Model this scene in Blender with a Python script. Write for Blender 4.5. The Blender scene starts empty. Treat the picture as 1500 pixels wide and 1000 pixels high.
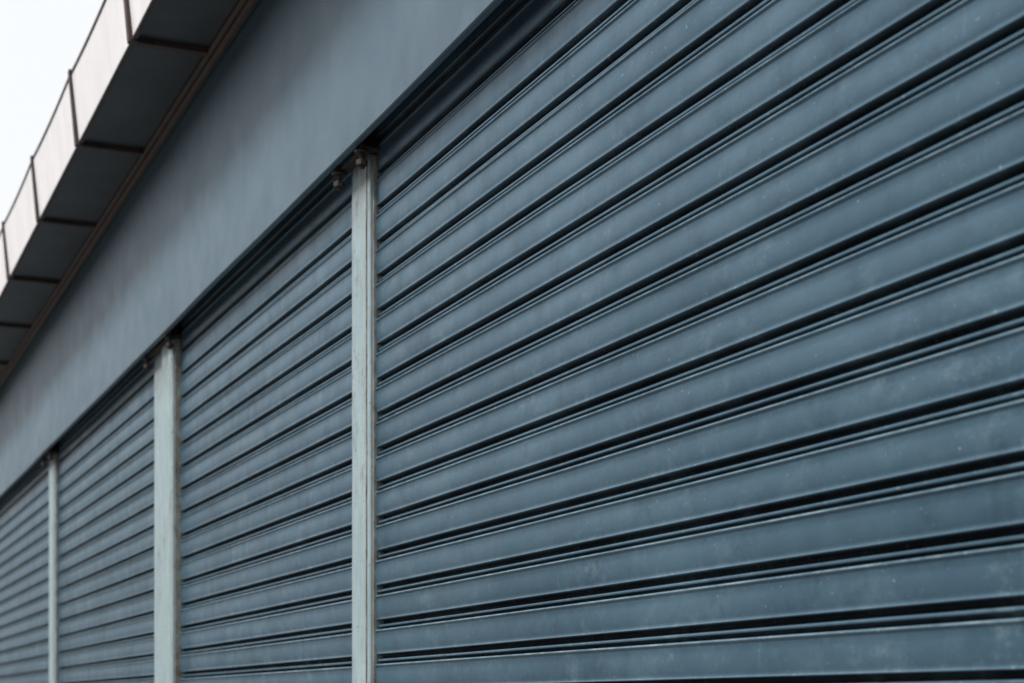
import bpy, bmesh, math, random
from mathutils import Vector
random.seed(7)
scene=bpy.context.scene
CAMZ=1.5; CY=-1.5     # camera height / distance to shutters (curtain front plane y=0)

# ---------------- materials ----------------
def newmat(name):
    m=bpy.data.materials.new(name); m.use_nodes=True
    nt=m.node_tree; b=nt.nodes['Principled BSDF']
    return m,nt,b
def N(nt,t,**k):
    n=nt.nodes.new(t)
    for a,v in k.items(): setattr(n,a,v)
    return n
def coords(nt,scale=(1,1,1)):
    g=N(nt,'ShaderNodeNewGeometry'); mp=N(nt,'ShaderNodeMapping')
    mp.inputs['Scale'].default_value=scale
    nt.links.new(g.outputs['Position'],mp.inputs['Vector']); return mp.outputs[0]
def noise(nt,scale,detail=4,st=(1,1,1),rough=.55):
    n=N(nt,'ShaderNodeTexNoise'); n.inputs['Scale'].default_value=scale
    n.inputs['Detail'].default_value=detail; n.inputs['Roughness'].default_value=rough
    nt.links.new(coords(nt,st),n.inputs['Vector']); return n.outputs[0]
def ramp(nt,inp,stops):
    r=N(nt,'ShaderNodeValToRGB'); e=r.color_ramp.elements
    while len(e)<len(stops): e.new(.5)
    for i,(p,c) in enumerate(stops):
        e[i].position=p; e[i].color=(c,c,c,1) if isinstance(c,(int,float)) else (*c,1)
    nt.links.new(inp,r.inputs[0]); return r.outputs[0]
def mix(nt,f,a,b,mode='MIX'):
    m=N(nt,'ShaderNodeMix',data_type='RGBA',blend_type=mode)
    for s,v in ((0,f),(6,a),(7,b)):
        if hasattr(v,'links') or isinstance(v,bpy.types.NodeSocket): nt.links.new(v,m.inputs[s])
        elif isinstance(v,(int,float)): m.inputs[s].default_value=v
        else: m.inputs[s].default_value=(*v,1)
    return m.outputs[2]
def math_(nt,op,a,b):
    m=N(nt,'ShaderNodeMath',operation=op)
    for i,v in enumerate((a,b)):
        if isinstance(v,(int,float)): m.inputs[i].default_value=v
        else: nt.links.new(v,m.inputs[i])
    return m.outputs[0]
def bump(nt,b,h,s,d=.002):
    bp=N(nt,'ShaderNodeBump'); bp.inputs['Strength'].default_value=s; bp.inputs['Distance'].default_value=d
    nt.links.new(h,bp.inputs['Height']); nt.links.new(bp.outputs[0],b.inputs['Normal'])
def zrange(nt,z0,z1,a=0,b=1):
    g=N(nt,'ShaderNodeNewGeometry'); s=N(nt,'ShaderNodeSeparateXYZ'); nt.links.new(g.outputs['Position'],s.inputs[0])
    t=N(nt,'ShaderNodeMapRange'); nt.links.new(s.outputs[2],t.inputs[0])
    for i,v in enumerate((z0,z1,a,b)): t.inputs[i+1].default_value=v
    return t.outputs[0]

def slat_mat(name,a,c,rough,metal,worn_highlight):
    m,nt,b=newmat(name)
    big=ramp(nt,noise(nt,1.3,3,(1,1,1.4)),[(.3,0),(.7,1)])
    col=mix(nt,big,a,c)
    streak=ramp(nt,noise(nt,5,7,(.6,1,1.0),.74),[(.42,0),(.70,1)])
    col=mix(nt,math_(nt,'MULTIPLY',streak,.26),col,(.16,.27,.335))
    # chalky dust (splash zone heavier low down)
    dust=zrange(nt,1.6,2.8,1.0,.3)
    sc=ramp(nt,noise(nt,20,9,(.8,1,1.0),.76),[(.50,0),(.70,1)])
    msk=ramp(nt,noise(nt,2.4,5,(1,1,1),.62),[(.45,0),(.62,1)])
    scf=math_(nt,'MULTIPLY',math_(nt,'MULTIPLY',math_(nt,'MULTIPLY',sc,msk),.50),dust)
    col=mix(nt,scf,col,(.30,.42,.48))
    run=ramp(nt,noise(nt,60,5,(1,1,.16),.7),[(.58,0),(.74,1)])
    rmk=ramp(nt,noise(nt,3.3,3),[(.52,0),(.64,1)])
    col=mix(nt,math_(nt,'MULTIPLY',math_(nt,'MULTIPLY',run,rmk),.3),col,(.33,.43,.48))
    sp=ramp(nt,noise(nt,110,2),[(.69,0),(.75,1)])
    col=mix(nt,math_(nt,'MULTIPLY',sp,.6),col,(.38,.47,.50))
    dk=ramp(nt,noise(nt,9,6,(.8,1,.9),.72),[(.34,1),(.48,0)])
    col=mix(nt,math_(nt,'MULTIPLY',dk,.35),col,(.028,.056,.082))
    if worn_highlight:  # patchy lighter rim colour: painted highlight mixed with edge wear
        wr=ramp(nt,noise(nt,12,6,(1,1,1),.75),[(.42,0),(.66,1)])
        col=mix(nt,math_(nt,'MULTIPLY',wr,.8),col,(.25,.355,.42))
    nt.links.new(col,b.inputs['Base Color'])
    b.inputs['Metallic'].default_value=metal
    r=ramp(nt,noise(nt,12,6,(1,1,.5),.7),[(.3,rough-.06),(.7,rough+.12)])
    nt.links.new(r,b.inputs['Roughness'])
    bump(nt,b,noise(nt,30,5),.12)
    return m
def fascia_mat():
    m,nt,b=newmat('fascia_painted_steel')
    big=ramp(nt,noise(nt,.9,4,(.7,1,1.2)),[(.3,0),(.72,1)])
    col=mix(nt,big,(.082,.138,.184),(.102,.164,.215))
    st=ramp(nt,noise(nt,5,6,(1.0,1,.8),.7),[(.5,0),(.8,1)])
    col=mix(nt,math_(nt,'MULTIPLY',st,.15),col,(.18,.26,.32))
    dirt=math_(nt,'MULTIPLY',ramp(nt,noise(nt,9,7,(1,1,.5),.75),[(.42,0),(.65,1)]),zrange(nt,3.2,3.04,0,.4))
    col=mix(nt,dirt,col,(.05,.065,.075))
    nt.links.new(col,b.inputs['Base Color']); b.inputs['Metallic'].default_value=.15
    nt.links.new(ramp(nt,noise(nt,8,4),[(.3,.42),(.7,.52)]),b.inputs['Roughness'])
    bump(nt,b,noise(nt,5,3),.10,.003)
    return m
def post_mat():
    m,nt,b=newmat('galvanised_post')
    col=mix(nt,ramp(nt,noise(nt,14,5,(2,2,.5),.65),[(.3,0),(.7,1)]),(.27,.36,.39),(.38,.48,.51))
    rust=ramp(nt,noise(nt,26,7,(1,1,.45),.78),[(.53,0),(.63,1)])
    m2=ramp(nt,noise(nt,2.9,3,(1,1,1)),[(.48,0),(.62,1)])
    col=mix(nt,math_(nt,'MULTIPLY',math_(nt,'MULTIPLY',rust,m2),.7),col,(.13,.085,.05))
    gr=ramp(nt,noise(nt,18,6,(1,1,.35),.75),[(.36,0),(.52,1)])
    col=mix(nt,math_(nt,'MULTIPLY',math_(nt,'MULTIPLY',gr,zrange(nt,2.80,3.03)),.75),col,(.08,.06,.045))
    sp=ramp(nt,noise(nt,60,4),[(.63,0),(.68,1)])
    col=mix(nt,math_(nt,'MULTIPLY',sp,.55),col,(.14,.12,.10))
    nt.links.new(col,b.inputs['Base Color']); b.inputs['Roughness'].default_value=.55
    b.inputs['Metallic'].default_value=.15
    bump(nt,b,noise(nt,40,5),.3)
    return m
def simple(name,c1,c2,sc=6,rough=.6,metal=0,st=(1,1,1),bs=.2,bd=.002):
    m,nt,b=newmat(name)
    col=mix(nt,ramp(nt,noise(nt,sc,6,st,.65),[(.32,0),(.68,1)]),c1,c2)
    nt.links.new(col,b.inputs['Base Color']); b.inputs['Roughness'].default_value=rough
    b.inputs['Metallic'].default_value=metal
    bump(nt,b,noise(nt,sc*5,4,st),bs,bd); return m
M_slat=slat_mat('shutter_painted_steel',(.052,.108,.155),(.076,.146,.205),.40,.32,False)
M_rim=slat_mat('shutter_rim_highlight_wear',(.072,.137,.185),(.10,.18,.235),.38,.33,True)  # rim colour lightened to paint in the bright line along slat tops
M_groove=slat_mat('shutter_groove_shade_grime',(.011,.019,.027),(.019,.031,.043),.65,.05,False)  # groove insides coloured near black: painted shade on top of grime
M_fas=fascia_mat(); M_post=post_mat()
M_rustedge=simple('rusty_post_edge',(.10,.07,.045),(.30,.32,.30),30,.75,0,(1,1,.6))
M_brown=simple('brown_trim',(.030,.017,.014),(.072,.044,.035),20,.6)
M_soffit=simple('soffit_panel',(.022,.029,.034),(.046,.055,.060),5,.5)
M_face=simple('pale_gutter_panel',(.76,.735,.745),(.88,.865,.875),5,.5,0,(1,1,.4))
M_bolt=simple('dark_steel',(.02,.015,.012),(.06,.046,.038),60,.7,.2)
M_conc=simple('concrete',(.16,.16,.155),(.26,.26,.25),4,.9,0,(1,1,1),.4,.004)
M_asph=simple('asphalt',(.04,.04,.042),(.06,.06,.06),30,.9,0,(1,1,1),.6,.006)
M_pave=simple('paving',(.11,.11,.108),(.18,.178,.17),6,.9,0,(1,1,1),.4,.004)
M_soil=simple('ground_dirt',(.07,.065,.05),(.11,.10,.09),.6,.95)
M_paint=simple('road_paint',(.55,.55,.53),(.75,.75,.73),15,.8)
M_wall=simple('render_wall',(.22,.235,.24),(.32,.33,.335),2,.85)
M_opp=simple('opposite_blocker_wall',(.10,.09,.085),(.16,.14,.13),3,.85)  # dark walls of the unseen sky blocker
M_glass=simple('window_glass',(.02,.025,.03),(.03,.035,.04),1,.08,0,(1,1,1),.01)
M_roof=simple('roof_sheet',(.12,.12,.13),(.2,.2,.21),3,.6)
M_inner=simple('dark_inner',(.012,.013,.015),(.02,.022,.025),5,.9)

# ---------------- helpers ----------------
def empty(name):
    e=bpy.data.objects.new(name,None); scene.collection.objects.link(e); e.empty_display_size=.2; return e
def mkobj(name,verts,faces,mat,parent=None,smooth=False):
    me=bpy.data.meshes.new(name); me.from_pydata(verts,[],faces); me.update()
    bm=bmesh.new(); bm.from_mesh(me); bmesh.ops.recalc_face_normals(bm,faces=bm.faces); bm.to_mesh(me); bm.free()
    me.materials.append(mat); o=bpy.data.objects.new(name,me); scene.collection.objects.link(o)
    if smooth:
        for p in me.polygons: p.use_smooth=True
    if parent: o.parent=parent
    return o
def box(name,x0,x1,y0,y1,z0,z1,mat,parent=None,bev=0):
    v=[(x,y,z) for x in(x0,x1) for y in(y0,y1) for z in(z0,z1)]
    f=[(0,1,3,2),(4,6,7,5),(0,4,5,1),(2,3,7,6),(0,2,6,4),(1,5,7,3)]
    o=mkobj(name,v,f,mat,parent)
    if bev:
        b=o.modifiers.new('bev','BEVEL'); b.width=bev; b.segments=2
    return o
def extr(name,prof,xs,mat,parent=None,closed=True,smooth=False,fn=None):
    n=len(prof); v=[]; f=[]
    for x in xs:
        for (y,z) in prof:
            v.append(fn(x,y,z) if fn else (x,y,z))
    for i in range(len(xs)-1):
        for j in range(n if closed else n-1):
            k=(j+1)%n
            f.append((i*n+j,i*n+k,(i+1)*n+k,(i+1)*n+j))
    if closed:
        f.append(tuple(range(n))); f.append(tuple((len(xs)-1)*n+j for j in range(n)))
    return mkobj(name,v,f,mat,parent,smooth)
def cyl(name,c,axis,r,l,mat,parent=None,seg=20,hexa=False):
    bm=bmesh.new(); bmesh.ops.create_cone(bm,cap_ends=True,segments=6 if hexa else seg,radius1=r,radius2=r,depth=l)
    me=bpy.data.meshes.new(name); bm.to_mesh(me); bm.free(); me.materials.append(mat)
    o=bpy.data.objects.new(name,me); scene.collection.objects.link(o)
    o.rotation_mode='QUATERNION'; o.rotation_quaternion=Vector((0,0,1)).rotation_difference(Vector(axis)); o.location=c
    if parent:o.parent=parent
    bv=o.modifiers.new('bev','BEVEL'); bv.width=r*.12; bv.segments=2
    return o

# ---------------- roller shutters ----------------
P=.0954; PH=.1305+.012
# (y,z,material for the strip that starts here); y<0 = towards the street; 0 slat,1 rim with painted highlight,2 groove with painted shade and grime
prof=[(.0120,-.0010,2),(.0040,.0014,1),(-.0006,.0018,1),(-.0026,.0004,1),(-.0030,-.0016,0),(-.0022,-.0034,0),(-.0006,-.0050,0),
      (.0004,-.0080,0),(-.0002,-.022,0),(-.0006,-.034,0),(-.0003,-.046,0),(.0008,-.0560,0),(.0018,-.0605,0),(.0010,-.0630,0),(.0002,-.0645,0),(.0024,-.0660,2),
      (.0170,-.0662,2),(.0230,-.0690,2),(.0230,-.0755,2),(.0160,-.0785,2),(.0074,-.0795,0),(.0046,-.0805,0),(.0038,-.0826,0),(.0044,-.0850,0),(.0082,-.0864,2),
      (.0180,-.0868,2),(.0200,-.0905,2),(.0150,-.0952,2)]
def shutter(x_far,x_near):
    e=empty('roller_shutter')
    verts=[];faces=[];mats=[];n=len(prof)
    nseg=max(2,int((x_near-x_far)/.12))
    for k in range(-18,22):
        ztop=CAMZ+PH+k*P+.0700
        if ztop>3.42 or ztop-P<.07: continue
        dy=random.uniform(-.0007,.0007); dz=random.uniform(-.0008,.0008); tilt=random.uniform(-.02,.02)
        ph=random.uniform(0,6.28); base=len(verts)
        for i in range(nseg+1):
            x=x_far+(x_near-x_far)*i/nseg
            w=.0006*math.sin(x*2.3+ph)+.0004*math.sin(x*6.1+ph*2)
            for (py,pz,_) in prof:
                verts.append((x,py+dy+w+pz*tilt,ztop+pz+dz+.0006*math.sin(x*1.1+ph)))
        for i in range(nseg):
            for j in range(n-1):
                a=base+i*n+j; faces.append((a,a+1,a+n+1,a+n)); mats.append(prof[j][2])
    me=bpy.data.meshes.new('curtain'); me.from_pydata(verts,[],faces); me.update()
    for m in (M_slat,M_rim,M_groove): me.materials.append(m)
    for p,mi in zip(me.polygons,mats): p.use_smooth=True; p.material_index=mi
    o=bpy.data.objects.new('curtain',me); scene.collection.objects.link(o); o.parent=e
    me.set_sharp_from_angle(angle=math.radians(50))
    box('backing_sheet',x_far,x_near,.0255,.0285,.05,3.44,M_inner,e)
    extr('bottom_bar',[(-.012,.012),(-.012,.078),(-.004,.086),(.012,.086),(.012,.012)],[x_far+.004,x_near-.004],M_post,e)
    cyl('roller_drum',((x_far+x_near)/2,.17,3.62),(1,0,0),.11,x_near-x_far-.02,M_inner,e,32)
    for hx in (.35,.65):
        hxw=x_far+(x_near-x_far)*hx
        box('pull_handle',hxw-.06,hxw+.06,-.03,-.013,.035,.05,M_bolt,e,.003)
    return e

# ---------------- steel posts ----------------
ZT=3.03
def post(xf,xn,dep,double=False):
    e=empty('steel_post')
    w=xn-xf
    if not double:
        lst=[[(xf,-dep+.004),(xf+.004,-dep),(xn-.004,-dep),(xn,-dep+.004),(xn,.03),(xf,.03)]]
    else:
        m=xf+w*.52
        lst=[[(xf,-dep+.014),(xf+.004,-dep+.010),(m-.014,-dep+.010),(m-.014,.03),(xf,.03)],
             [(m,-dep),(m+.003,-dep-.003),(xn-.006,-dep-.003),(xn,-dep+.003),(xn,.03),(m,.03)]]
    nz=60
    for idx,pr in enumerate(lst):
        v=[];f=[];n=len(pr)
        for i in range(nz+1):
            z=ZT*i/nz
            wx=.0006*math.sin(z*3.1+xf)+random.uniform(-.0005,.0005); wy=random.uniform(-.0004,.0004)
            for (x,y) in pr: v.append((x+wx,y+wy,z))
        for i in range(nz):
            for j in range(n):
                k=(j+1)%n; f.append((i*n+j,i*n+k,(i+1)*n+k,(i+1)*n+j))
        f.append(tuple(range(n))); f.append(tuple(nz*n+j for j in range(n)))
        o=mkobj('channel_%d'%(idx+1),v,f,M_post,e)
        b=o.modifiers.new('bev','BEVEL'); b.width=.0015; b.segments=2; b.limit_method='ANGLE'
    box('guide_lip',xn+.0005,xn+.006,-dep+.011,.002,0,ZT-.004,M_rustedge,e,.0012)
    box('front_rib',xn-.022,xn-.016,-dep-.0035,-dep+.001,0,ZT-.01,M_rustedge,e,.0012)
    box('guide_lip_far',xf-.006,xf-.0005,-dep+.012,.002,0,ZT-.004,M_rustedge,e,.0012)
    box('head_plate',xf-.03,xn+.035,-.050,.03,ZT+.002,ZT+.010,M_bolt,e,.002)
    for bx in (xf-.03,xn+.022):
        cyl('bolt_shank',(bx,-.048,ZT-.016),(0,0,1),.008,.07,M_bolt,e)
        cyl('bolt_head',(bx,-.048,ZT-.036),(0,0,1),.017,.015,M_bolt,e,hexa=True)
        cyl('bolt_washer',(bx,-.048,ZT-.006),(0,0,1),.021,.006,M_bolt,e)
    box('bracket_web',xf+.02,xn-.02,-.012,-.004,ZT+.010,ZT+.16,M_bolt,e,.001)
    return e

posts=[(-14.30,-14.08,.022,False),(-10.78,-10.54,.025,False),(-7.50,-7.07,.034,True),(-4.664,-4.504,.020,False),(-1.16,-1.0,.020,False),(2.3,2.46,.02,False)]
for p in posts: post(*p)
posts_s=sorted(posts)
for a,b in zip(posts_s[:-1],posts_s[1:]): shutter(a[1]+.001,b[0]-.001)
shutter(-17.6,-14.301)

# ---------------- building ----------------
B=empty('shop_building')
XL,XR=-34.,4.2
FY=-.08; FB=3.04; FT=CAMZ+2.345
xs=[XL+(XR-XL)*i/160 for i in range(161)]
def wob(x,y,z):
    return (x,y+.0018*math.sin(x*1.7+z*3)+.001*math.sin(x*4.3),z+.0008*math.sin(x*2.9))
extr('fascia',[(FY,FB+.003),(FY+.003,FB),(FY+.018,FB),(FY+.018,FB+.003),(FY+.004,FB+.006),(FY+.004,FT+.02),(FY,FT+.02)],xs,M_fas,B,True,False,wob)
box('hood_top',XL,XR,FY+.006,.30,3.80,FT+.1,M_inner,B)
box('hood_wall',XL,XR,.302,.40,.0,FT+.1,M_inner,B)
for (a,b,d,_) in posts: box('pier',a+.01,b-.01,.031,.30,0,3.79,M_conc,B)
box('end_wall_far',XL,-17.61,-.03,.30,0,3.02,M_wall,B,.01)
box('end_wall_near',2.47,XR,-.03,.30,0,3.02,M_wall,B,.01)
box('rear_block',XL,XR,.402,9,0,FT+.1,M_wall,B)

OY=-(1.5-1.110); TY=-(1.5-1.080); TZ=CAMZ+2.630
E=empty('roof_eaves'); E.parent=B
seams=sorted(-(6.03+1.2*k) for k in range(-9,24))
box('soffit',XL,XR,OY+.012,FY-.001,FT,FT+.012,M_soffit,E)
for a,b in zip(seams[:-1],seams[1:]):
    v=[];f=[];n=9
    o1=random.uniform(-.003,.003)
    for i in range(n):
        u=i/(n-1); x=a+.012+(b-a-.024)*u; sag=.022*(4*u*(1-u))
        for (y,z) in ((OY,FT-.004),(TY,TZ-.012+o1-sag*.55),(TY+.012,TZ-.012+o1-sag*.55),(OY+.012,FT-.004)):
            v.append((x,y,z))
    for i in range(n-1):
        for j in range(4):
            k=(j+1)%4; f.append((i*4+j,i*4+k,(i+1)*4+k,(i+1)*4+j))
    f.append((0,1,2,3)); f.append(tuple((n-1)*4+j for j in range(4)))
    mkobj('face_panel',v,f,M_face,E)
    v2=[];f2=[]
    for i in range(n):
        u=i/(n-1); x=a+.012+(b-a-.024)*u; sag=.022*(4*u*(1-u)); zt=TZ-.011+o1-sag*.55
        for (y,z) in ((TY-.004,zt),(TY-.004,zt+.012),(TY+.02,zt+.012),(TY+.02,zt)): v2.append((x,y,z))
    for i in range(n-1):
        for j in range(4):
            k=(j+1)%4; f2.append((i*4+j,i*4+k,(i+1)*4+k,(i+1)*4+j))
    f2.append((0,1,2,3)); f2.append(tuple((n-1)*4+j for j in range(4)))
    mkobj('top_trim',v2,f2,M_brown,E)
for s in seams:
    w=.018
    pr=[(OY-.014,FT-.018),(TY-.012,TZ+.006),(TY+.03,TZ+.006),(OY+.02,FT-.018)]
    extr('face_rib',pr,[s-w,s+w],M_brown,E)
    box('soffit_rib',s-.018,s+.018,OY+.021,FY-.046,FT-.022,FT-.001,M_brown,E,.002)
extr('inner_angle',[(FY-.045,FT-.001),(FY-.045,FT-.012),(FY-.030,FT-.016),(FY-.030,FT-.030),(FY-.018,FT-.040),(FY-.0045,FT-.040),(FY-.0045,FT-.001)],[XL,XR],M_brown,E)
extr('drip_edge',[(OY-.003,FT-.012),(OY+.014,FT-.012),(OY+.014,FT-.0045),(OY-.003,FT-.0045)],[XL,XR],M_brown,E)
extr('roof_sheet',[(TY+.03,TZ-.03),(TY+.03,TZ-.02),(4.6,TZ+.25),(9.2,TZ-.05),(9.2,TZ-.07),(4.6,TZ+.22)],[XL,XR],M_roof,B)

# ---------------- unseen building added across the street to block low sky light ----------------
O=empty('skylight_blocker_building')
OX0,OX1,OYF,OH=-60,40,-13.0,7.0
box('walls',OX0,OX1,OYF-10,OYF,-.13,OH,M_opp,O)
box('parapet',OX0-.1,OX1+.1,OYF-10.1,OYF+.12,OH+.001,OH+.35,M_conc,O,.02)
x=OX0+2
while x<OX1-3:
    for zz in (.9,4.3):
        box('window_pane',x,x+1.6,OYF+.004,OYF+.02,zz,zz+1.7,M_glass,O)
        box('window_sill',x-.1,x+1.7,OYF+.003,OYF+.12,zz-.1,zz-.003,M_conc,O,.01)
        box('window_head',x-.1,x+1.7,OYF+.003,OYF+.06,zz+1.703,zz+1.85,M_conc,O,.01)
    x+=3.4

# ---------------- ground ----------------
def sheet(name,x0,x1,y0,y1,z,mat,par=None):
    return mkobj(name,[(x0,y0,z),(x1,y0,z),(x1,y1,z),(x0,y1,z)],[(0,1,2,3)],mat,par)
sheet('ground',-900,900,-900,900,-.135,M_soil)
sheet('road',-300,300,-10.0,-3.0,-.128,M_asph)
box('pavement',-80,80,-2.85,-.0,-.13,-.0005,M_pave)
kb=empty('kerb')
for i in range(-40,30): box('kerb_stone',i*1.0+.003,i*1.0+.997,-3.0,-2.853,-.13,.004,M_conc,kb,.012)
rm=empty('road_marking')
for i in range(-20,15): sheet('centre_dash',i*6,i*6+3,-6.56,-6.44,-.124,M_paint,rm)

# ---------------- camera ----------------
th=math.atan(.424)
cam=bpy.data.cameras.new('camera'); co=bpy.data.objects.new('camera',cam); scene.collection.objects.link(co)
co.location=(0,CY,CAMZ)
co.rotation_euler=(math.radians(90),0,math.radians(90)-th)
cam.lens=60; cam.sensor_width=36; cam.shift_y=.3567; cam.clip_end=3000; cam.clip_start=.05
cam.dof.use_dof=True; cam.dof.focus_distance=3.7; cam.dof.aperture_fstop=5.0
scene.camera=co

# ---------------- light ----------------
w=bpy.data.worlds.new('World'); scene.world=w; w.use_nodes=True; nt=w.node_tree
bg=nt.nodes['Background']; sky=nt.nodes.new('ShaderNodeTexSky'); sky.sky_type='NISHITA'; sky.sun_disc=False
EL=math.radians(57)
az=math.radians(8)
d=Vector((math.sin(az)*math.cos(EL),-math.cos(az)*math.cos(EL),math.sin(EL)))
sky.sun_elevation=EL; sky.sun_rotation=math.atan2(d.x,d.y)
sky.air_density=1; sky.dust_density=5
m=nt.nodes.new('ShaderNodeMix'); m.data_type='RGBA'; m.inputs[0].default_value=.88
nt.links.new(sky.outputs[0],m.inputs[6]); m.inputs[7].default_value=(10.6,10.8,11.0,1)
nt.links.new(m.outputs[2],bg.inputs[0]); bg.inputs[1].default_value=.1
sl=bpy.data.lights.new('sun','SUN'); sl.energy=4.8; sl.angle=math.radians(11); sl.color=(1,.97,.93)
so=bpy.data.objects.new('sun',sl); scene.collection.objects.link(so)
so.rotation_euler=(-d).to_track_quat('-Z','Y').to_euler()
scene.view_settings.view_transform='Standard'; scene.view_settings.look='None'; scene.view_settings.exposure=0
